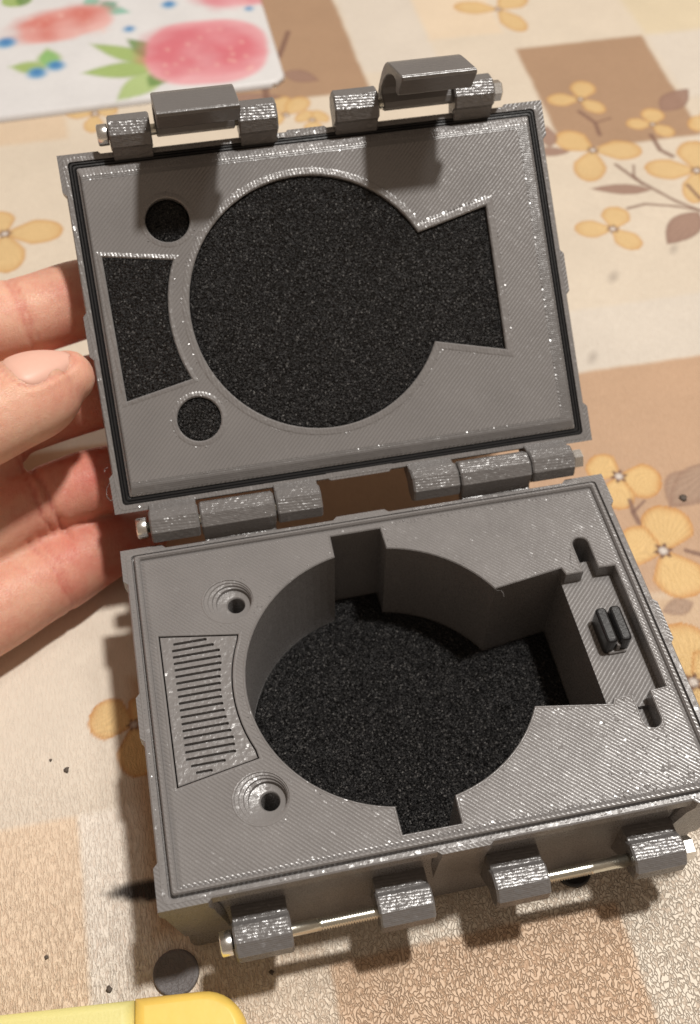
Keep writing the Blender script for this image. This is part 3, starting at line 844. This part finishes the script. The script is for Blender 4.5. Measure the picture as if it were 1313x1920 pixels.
FLOWERS = [
    ((127.6, 345.6), 1.6, [((107.9, 351.9), 5.5), ((142.5, 356.3), 7.0), ((133.6, 325.2), 5.5)]),
    ((141.3, 269.4), 1.6, [((127.1, 271.6), 4.6), ((147.4, 282.0), 5.5), ((148.0, 258.5), 4.2)]),
    ((134.6, 234.4), 2.0, [((123.6, 247.6), 7.0), ((154.2, 230.6), 6.5), ((125.9, 215.5), 6.5)]),
    ((164.8, 246.5), 1.4, [((154.2, 249.1), 4.0), ((168.9, 257.2), 5.0), ((170.2, 237.4), 4.0)]),
    ((125.7, 185.9), 1.9, [((111.5, 188.7), 5.0), ((132.1, 198.0), 5.5), ((131.4, 173.2), 5.0)]),
    ((170.7, 213.6), 2.1, [((150.8, 219.0), 6.5), ((178.2, 232.1), 8.0), ((178.6, 200.7), 6.5), ((161.6, 194.5), 5.0)]),
    ((188.7, 239.6), 1.6, [((180.3, 246.1), 6.0), ((195.9, 253.6), 6.0)]),
    ((86.5, 71.4), 2.1, [((79.4, 79.6), 6.0), ((98.4, 65.6), 7.0), ((81.3, 59.2), 5.5)]),
    ((89.6, 41.7), 2.3, [((97.7, 57.0), 8.0), ((77.9, 47.9), 7.5), ((92.0, 24.6), 8.0)]),
    ((81.5, -1.6), 2.3, [((83.3, 17.5), 9.0), ((92.6, 1.0), 8.0), ((80.3, -13.7), 8.0)]),
    ((-98.4, 227.4), 2.1, [((-77.0, 225.4), 7.0), ((-98.1, 205.2), 7.0), ((-102.7, 240.7), 6.5)]),
    ((-60.1, 298.0), 1.7, [((-71.9, 302.9), 5.0), ((-50.6, 300.0), 4.0), ((-62.1, 285.0), 4.0)]),
    ((17.3, 282.3), 1.5, [((16.7, 296.6), 5.0), ((27.8, 292.9), 5.0), ((7.4, 279.1), 5.0)]),
    ((27.4, 276.6), 1.4, [((22.4, 282.0), 5.0), ((34.0, 279.7), 5.0), ((26.7, 268.1), 4.0)]),
    ((-69.5, 16.2), 1.5, [((-80.7, 21.5), 6.2), ((-69.3, 0.9), 5.2), ((-63.1, 21.7), 6.0)]),
]
LEAVES = [
    ((148.5, 205.7), (125.5, 210.7), 3.2),
    ((161.2, 189.0), (142.6, 173.6), 6.0),
    ((172.1, 254.9), (188.9, 268.1), 5.5),
    ((125.0, 235.3), (107.0, 238.8), 3.0),
    ((118.1, 239.7), (121.4, 253.9), 3.5),
    ((112.0, 67.8), (97.7, 57.0), 7.0),
    ((118.9, 69.9), (97.7, 57.0), 6.0),
    ((91.3, 22.8), (81.4, 21.5), 2.8),
    ((21.9, 313.3), (35.5, 304.4), 4.5),
    ((-10.5, 297.2), (18.8, 295.4), 4.0),
]
STEMS = [
    ([(140.4, 223.6), (145.4, 212.1), (155.2, 197.2), (162.3, 189.7)], 0.75),
    ([(147.3, 221.7), (144.9, 215.2), (146.3, 209.5)], 0.50),
    ([(135.5, 196.4), (143.0, 197.7), (154.0, 194.1), (161.7, 190.3)], 0.60),
    ([(137.9, 261.1), (141.8, 252.1), (140.8, 243.7)], 0.90),
    ([(141.8, 252.1), (149.0, 253.9)], 0.50),
    ([(161.5, 239.6), (161.4, 229.1), (164.7, 224.4)], 1.00),
    ([(163.6, 205.6), (165.2, 196.7)], 0.80),
    ([(86.5, 61.7), (85.9, 56.9), (86.2, 52.8)], 0.75),
    ([(86.0, 57.2), (90.8, 60.6)], 0.45),
    ([(96.3, 40.5), (99.9, 38.3)], 0.80),
    ([(14.1, 308.6), (23.6, 330.2), (29.1, 344.7)], 1.20),
    ([(12.1, 305.2), (10.9, 290.2)], 1.50),
]

PIN, POUT = lin(222, 189, 134), lin(205, 154, 92)
for c, rd, ps in FLOWERS:
    near = c[1] < 120
    for t, hw in ps:
        ink.petal(c, t, hw, lin(231, 195, 134) if near else PIN, lin(205, 146, 82) if near else POUT, soft=0.3 if near else 0.45, veins=0.10 if near else 0.05)
LEAF = lin(160, 128, 112)
for b_, t_, hw in LEAVES:
    near = b_[1] < 120
    ink.petal(b_, t_, hw, lin(174, 146, 125) if near else LEAF, lin(160, 128, 108) if near else lin(144, 112, 98), blunt=False, veins=0.10)
for pts, hw in STEMS: ink.stroke(pts, hw, lin(132, 100, 86))
for c, rd, ps in FLOWERS:
    ink.dot(c, rd, lin(112, 76, 58), 0.5, 6)
    ink.dot(c, rd * 0.55, lin(225, 215, 205), 0.5)
for c in ((144.1, 170.7), (116.5, 160.0), (95.7, 122.5)): ink.blob(c, 1.2, 2.4, -35, lin(150, 138, 128), 1.2, 0.55, 0.4)
# near-black mark beside the front left corner
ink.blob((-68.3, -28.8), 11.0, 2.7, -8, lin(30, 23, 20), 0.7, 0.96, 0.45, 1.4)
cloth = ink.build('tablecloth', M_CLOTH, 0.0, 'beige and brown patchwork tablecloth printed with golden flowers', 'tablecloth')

# ---- glossy white sheet with fruit at the back left
sx_ = np.arange(-260, 21.61, 0.8); sy_ = np.arange(299.0, 470, 0.8)
sk = Ink(sx_, sy_, lin(225, 224, 224))
def berry(c, rx, ry, ang, col, hi, leaf_pts):
    for b_, t_, hw, lc_ in leaf_pts: sk.petal(b_, t_, hw, lc_, lc_ * 0.9, blunt=False, soft=1.1, veins=0.16)
    sk.blob(c, rx, ry, ang, hi, 1.2, 0.97, 1.0, 0.2, 2.7)
    sk.blob((c[0] - 2, c[1] + 3), rx * 0.9, ry * 0.75, ang, col, 5.0, 0.85, 3.5, 0.3, 2.6)
    for i in range(26): sk.blob((c[0] + random.uniform(-.8, .8) * rx, c[1] + random.uniform(-.8, .8) * ry), 0.7, 1.1, 20, lin(245, 205, 190), 0.6, 0.55, 0.1)
    rnd = random.Random(int(c[0] * 7))
    for i in range(16):
        a = rnd.uniform(0, 6.28); q = rnd.uniform(0, 0.75)
        sk.blob((c[0] + q * rx * math.cos(a), c[1] + q * ry * math.sin(a)), 5, 4, rnd.uniform(0, 180), hi if i % 2 else col, 4.0, 0.45, 1.5, 0.5)
G1, G2, G3 = lin(160, 185, 105), lin(118, 150, 88), lin(140, 195, 175)
berry((-9.0, 329), 26.5, 25.5, -8, lin(216, 112, 124), lin(232, 172, 178), [((-30, 325), (-58, 346), 5, G1), ((-30, 322), (-63, 324), 6, G1), ((-30, 318), (-50, 301), 7, lin(178, 200, 130)), ((-28, 328), (-42, 347), 5, G2), ((-28, 318), (-36, 308), 5, G2)])
berry((-68, 365), 21, 12, 16, lin(208, 108, 96), lin(234, 186, 180), [((-55, 377), (-39, 369), 4, G3), ((-54, 378), (-57, 386), 4, G3), ((-52, 376), (-44, 379), 4, lin(120, 170, 150))])
berry((9, 371), 14, 8, -10, lin(216, 124, 136), lin(234, 180, 186), [])
sk.petal((-78, 331), (-93, 335), 4.5, G1, G1, blunt=False, soft=1.5); sk.petal((-76, 331), (-77, 346), 5, lin(140, 190, 110), G1, blunt=False, soft=1.5)
for c, rr in (((-94.5, 354.5), 4.2), ((-40.5, 355), 2.4), ((-21, 372), 3), ((-82, 327.7), 4.2), ((-74, 331.6), 3.8), ((14.3, 359.5), 1.6)):
    sk.blob(c, rr, rr, 0, lin(92, 160, 205), 1.6, 0.9, 0.4); sk.blob((c[0], c[1] + 0.8), rr * 0.5, rr * 0.5, 0, lin(60, 120, 185), 1.6, 0.8, 0.2)
sk.petal((-88, 384), (-94, 396), 5, G1, G1, blunt=False); sk.petal((-87, 384), (-84, 396), 4, G2, G1, blunt=False)
def sheet_z(X, Y):
    dx = 21.6 - X - (Y - 311) * 0.004; dy = Y - 299.0
    cr = 7.0
    qx, qy = np.maximum(cr - dx, 0), np.maximum(cr - dy, 0)
    d = np.where((dx < cr) & (dy < cr), cr - np.hypot(qx, qy), np.minimum(dx, dy))
    k = np.clip(d / 2.6, 0, 1)
    return 0.25 + 2.3 * np.sqrt(1 - (1 - k) ** 2) + 0.35 * np.sin(X * 0.05) * np.clip(d / 20, 0, 1)
def shear_edge(o):
    """bring the front edge to its slight slant and cut the rounded corner"""
    me = o.data
    bm = bmesh.new(); bm.from_mesh(me)
    kill = [v for v in bm.verts if (lambda dx, dy: dx < 7 and dy < 7 and math.hypot(7 - dx, 7 - dy) > 7.05)(21.6 - v.co.x / U, v.co.y / U - 299.0)]
    bmesh.ops.delete(bm, geom=kill, context='VERTS')
    for v in bm.verts: v.co.y += (v.co.x / U + 98) * 0.030 * U
    # give the sheet an underside
    geom = bmesh.ops.extrude_face_region(bm, geom=[e for e in bm.edges if e.is_boundary] and bm.faces[:])
    for v in geom['geom']:
        if isinstance(v, bmesh.types.BMVert): v.co.z = 0.12 * U
    bmesh.ops.recalc_face_normals(bm, faces=bm.faces)
    bm.to_mesh(me); bm.free()
sheet = sk.build('printed_sheet', M_SHEET, 0.0, 'glossy white sheet printed with watercolour strawberries and blueberries', 'sheet', sheet_z)
shear_edge(sheet)

# ================================================================== the hand holding the lid
HAND = {
 'index': [(-165, 88, 56, 13), (-137, 96.5, 59, 12.4), (-114.9, 104.1, 59.9, 11.8), (-101.1, 109.3, 60.1, 11.9), (-88.7, 112.7, 59.0, 11.7), (-78.7, 115.2, 58.4, 11.3), (-66.8, 118.5, 58.4, 11.4), (-54.9, 120.0, 58.2, 10.6), (-44.3, 120.7, 58.2, 7.8)],
 'middle': [(-168, 72, 40, 13), (-140, 83, 40, 12), (-120.5, 88.3, 39.8, 11.5), (-106.5, 91.4, 39.7, 11.2), (-93.4, 94.0, 40.0, 11.0), (-78.5, 97.4, 40.6, 11.0), (-63.5, 100.0, 41.2, 10.8), (-49.8, 101.0, 42, 9.2)],
 'ring': [(-168, 50, 30, 12.5), (-142, 54, 27, 12), (-124.1, 59.6, 24.8, 11.6), (-109.9, 65.1, 26.0, 11.3), (-97.5, 70.2, 27.4, 10.6), (-88.6, 73.8, 27.4, 9.5), (-80.8, 76.5, 27.0, 9.6), (-73.4, 78.2, 27.0, 9.9), (-65.2, 79.6, 26.8, 9.6), (-56.9, 81.0, 26.4, 8.3)],
 'pinky': [(-170, 26, 24, 13.2), (-144, 33, 17.5, 13.2), (-126.1, 39.6, 15.5, 13.1), (-112.9, 45.8, 14.6, 12.9), (-100.5, 52.0, 14.0, 12.5), (-91.9, 56.4, 13.5, 11.6), (-84.5, 60.3, 13.0, 11.5), (-77.0, 64.7, 12.5, 11.0), (-68.7, 68.2, 11.5, 9.6), (-60.2, 71.1, 10.0, 7.4)],
 'thumb': [(-172, 52, 62, 14), (-140, 60.5, 70, 13), (-119.6, 63.4, 68.5, 12.6), (-107.0, 66.3, 65.7, 12.5), (-96.0, 70.8, 64.2, 12.1), (-87.0, 75.3, 63.9, 11.7), (-80.5, 79.1, 63.1, 11.5), (-75.9, 82.0, 63.0, 10.6), (-73.0, 83.5, 63.0, 9.2), (-71.4, 84.2, 63.2, 7.4)],
 'web': [(-93.5, 86, 35.5, 6.5), (-99, 83, 35, 8.5), (-106, 79, 33.5, 10.5), (-120, 74, 32, 12), (-140, 68, 33, 13)],
 'palm': [(-158, 92, 54, 12), (-185, 78, 48, 20), (-215, 52, 46, 24), (-250, 20, 44, 24), (-300, -20, 40, 23)],
 'palm_edge': [(-160, 27, 33, 12), (-185, 36, 38, 18), (-215, 40, 44, 20)],
 'palm_mid': [(-160, 60, 34, 13), (-190, 56, 42, 19), (-225, 40, 46, 20)],
}
def catmull(P, k):
    P = [np.array(q, float) for q in P]; out = []
    for i in range(len(P) - 1):
        p0, p1, p2, p3 = P[max(i - 1, 0)], P[i], P[i + 1], P[min(i + 2, len(P) - 1)]
        for j in range(k):
            t = j / k
            out.append(0.5 * (2 * p1 + (p2 - p0) * t + (2 * p0 - 5 * p1 + 4 * p2 - p3) * t * t + (3 * p1 - p0 - 3 * p2 + p3) * t ** 3))
    out.append(P[-1]); return out

def finger_tube(bm, P, seg=20):
    Q = catmull(P, 4)
    ref = np.array([0.15, 0.1, 1.0])
    rs = []
    for i, q in enumerate(Q):
        d = Q[min(i + 1, len(Q) - 1)][:3] - Q[max(i - 1, 0)][:3]; d /= np.linalg.norm(d)
        a = np.cross(d, ref); a /= np.linalg.norm(a); b = np.cross(a, d)
        rs.append([bm.verts.new(tuple(q[:3] + q[3] * (a * math.cos(2 * math.pi * k / seg) + b * 0.94 * math.sin(2 * math.pi * k / seg)))) for k in range(seg)])
    # round ends
    for end, sgn in ((0, -1), (-1, 1)):
        q = Q[end]; d = Q[end][:3] - Q[end + (1 if end == 0 else -1)][:3]; d /= np.linalg.norm(d)
        base_r = rs[end]; prev = base_r; extra = []
        cen = q[:3]
        for f in (0.45, 0.8):
            sc_ = math.sqrt(1 - f * f)
            extra.append([bm.verts.new(tuple(cen + (np.array(v.co) - cen) * sc_ + d * q[3] * f)) for v in base_r])
        tip = bm.verts.new(tuple(cen + d * q[3]))
        seqs = [base_r] + extra
        for A, B in zip(seqs, seqs[1:]):
            for k in range(seg): bm.faces.new((A[k], A[(k + 1) % seg], B[(k + 1) % seg], B[k]))
        for k in range(seg): bm.faces.new((seqs[-1][k], seqs[-1][(k + 1) % seg], tip))
    skirt(bm, rs)

bm = bmesh.new()
for key, P in HAND.items(): finger_tube(bm, P)
bmesh.ops.recalc_face_normals(bm, faces=bm.faces)
me = bpy.data.meshes.new('hand'); bm.to_mesh(me); bm.free(); me.transform(Matrix.Scale(U, 4))
raw = bpy.data.objects.new('hand', me); COL.objects.link(raw)
md = raw.modifiers.new('union', 'REMESH'); md.mode = 'VOXEL'; md.voxel_size = 0.95 * U; md.adaptivity = 0
md = raw.modifiers.new('soft', 'SMOOTH'); md.factor = 0.5; md.iterations = 9
dg = bpy.context.evaluated_depsgraph_get()
ev = raw.evaluated_get(dg)
me2 = bpy.data.meshes.new_from_object(ev)
raw.modifiers.clear(); raw.data = me2; bpy.data.meshes.remove(me); me2.name = 'hand'
n = len(me2.vertices)
V = np.empty(n * 3, np.float32); me2.vertices.foreach_get('co', V); V = V.reshape(-1, 3).astype(float) / U
Nn = np.empty(n * 3, np.float32); me2.vertices.foreach_get('normal', Nn); Nn = Nn.reshape(-1, 3).astype(float)
flush_shade = np.zeros(n)
def crease(p, d, depth, width, span):
    """a skin fold across a finger at p, square to direction d"""
    global V, flush_shade
    d = np.array(d, float); d /= np.linalg.norm(d)
    q = V - np.array(p); t = q @ d; rr = np.linalg.norm(q - t[:, None] * d, axis=1)
    k = np.clip(1 - (rr / span) ** 4, 0, 1)
    wv = 0.6 * np.sin(q[:, 2] * 0.5) + 0.4 * np.sin(q[:, 1] * 0.7)
    g = np.exp(-((t + wv * 0.5) / width) ** 2) * k
    V = V - Nn * (g * depth)[:, None]
    flush_shade = np.maximum(flush_shade, g * 0.55)
crease((-84.5, 75, 27.5), (1, .42, 0), 1.3, 0.9, 16)
crease((-86.5, 74.3, 27.5), (1, .30, 0.1), 0.6, 0.6, 16)
crease((-88, 58.3, 14), (1, .7, -.1), 0.55, 0.8, 15)
crease((-86, 59.4, 14), (1, .55, -.1), 0.35, 0.6, 15)
crease((-83.5, 114, 58.6), (1, .3, 0), 0.45, 1.0, 16)
crease((-81, 114.6, 58.6), (1, .25, 0.1), 0.25, 0.6, 16)
for k in range(5): crease((-103 - 1.8 * k, 68 - .8 * k, 66), (1, .45, -.1), 0.22, 0.5, 15)
# red at the fingertips, plus the lower fingers' shading put into colour
for key in ('index', 'middle', 'ring', 'pinky', 'thumb'):
    tip = np.array(HAND[key][-2][:3]); dd = np.linalg.norm(V - tip, axis=1)
    flush_shade = np.maximum(flush_shade, 0.62 * np.clip(1 - dd / 34, 0, 1) * (0.35 if key == 'thumb' else 1.1))
mott = np.sin(V[:, 0] * .31 + np.sin(V[:, 1] * .23) * 2) * np.sin(V[:, 1] * .27 + V[:, 2] * .19)
flush_shade = np.clip(flush_shade + 0.12 * mott + 0.12 + 0.15 * np.clip((56 - V[:, 2]) / 12, 0, 1), 0, 1)
# the nail: a shell over the upper side of the thumb, its edges sunk into the skin
NA = np.array((-84.0, 77.2, 63.6)); NB = np.array((-68.8, 85.2, 63.8))
ND = (NB - NA) / np.linalg.norm(NB - NA)
NU = np.array((0.03, 0.195, 0.98)); NU -= ND * (NU @ ND); NU /= np.linalg.norm(NU); NS_ = np.cross(ND, NU)
def nail_outline(f):
    """half angle of the nail at f along it (0 cuticle, 1 free edge)"""
    g = 2 * f - 1
    return 42.0 * max(0.0, 1 - abs(g) ** 5.0 * (0.80 if g < 0 else 0.62)) ** 0.5
q = V - NA; tt = (q @ ND) / np.linalg.norm(NB - NA)
rad = q - (q @ ND)[:, None] * ND
ang = np.degrees(np.arctan2(rad @ NS_, rad @ NU)); near = (np.linalg.norm(rad, axis=1) < 15) & (tt > -0.12) & (tt < 1.1)
lim = np.array([nail_outline(min(1, max(0, f))) for f in tt])
edge_d = np.maximum((np.abs(ang) - lim) / 6.0, np.maximum(-tt, tt - 1) / 0.05)
groove = np.exp(-(edge_d - 0.2) ** 2 * 2.0) * near
V = V - Nn * (groove * 0.30)[:, None] + Nn * (np.exp(-(edge_d - 1.7) ** 2 * 1.2) * near * 0.22 * (tt < 0.9))[:, None]
flush_shade = np.maximum(flush_shade, groove * 0.5)
me2.vertices.foreach_set('co', (V * U).astype(np.float32).ravel())
at = me2.color_attributes.new('flush_shade', 'FLOAT_COLOR', 'POINT')
at.data.foreach_set('color', np.stack([flush_shade, flush_shade, flush_shade, np.ones(n)], 1).astype(np.float32).ravel())
me2.materials.clear(); me2.materials.append(M_SKIN)
me2.polygons.foreach_set('use_smooth', [True] * len(me2.polygons)); me2.update()
tag(raw, 'left hand reaching in from the left, thumb on the edge of the raised lid', 'hand')
bvh = BVHTree.FromPolygons([Vector(v) for v in V], [tuple(p.vertices) for p in me2.polygons])
def nail_pt(f, v):
    g = f + (0.055 * v * v if f < 0.5 else -0.06 * v * v) * abs(2 * f - 1)
    th_ = R(nail_outline(f) * v)
    return NA + (NB - NA) * g, NU * math.cos(th_) + NS_ * math.sin(th_)
eq, rh = [], []
for i in range(20):
    for j in range(13):
        f, v = i / 19 * 0.8, -1 + 2 * j / 12
        A, d = nail_pt(f, v)
        hit = bvh.ray_cast(Vector(A + d * 22), Vector(-d), 22)
        if hit[0] is not None:
            eq.append((1, f, f * f, v, v * v, f * v)); rh.append(np.linalg.norm(np.array(hit[0]) - A))
fit = np.linalg.lstsq(np.array(eq), np.array(rh), rcond=None)[0]
bm = bmesh.new()
rows = []
for i in range(23):
    f = i / 22
    row = []
    for j in range(17):
        v = -1 + 2 * j / 16
        A, d = nail_pt(f, v)
        rim_ = min(1.0, (1 - abs(v)) * 4.0, f * 7.0)
        row.append(bm.verts.new(tuple(A + d * (np.dot(fit, (1, f, f * f, v, v * v, f * v)) - 0.15 + 0.60 * rim_))))
    rows.append(row)
skirt(bm, rows, 0, False, True)
ext = bmesh.ops.extrude_face_region(bm, geom=bm.faces[:])
for g in ext['geom']:
    if isinstance(g, bmesh.types.BMVert): g.co -= Vector(NU) * 0.7
mesh_obj('thumb_nail', bm, M_NAIL, raw, True)
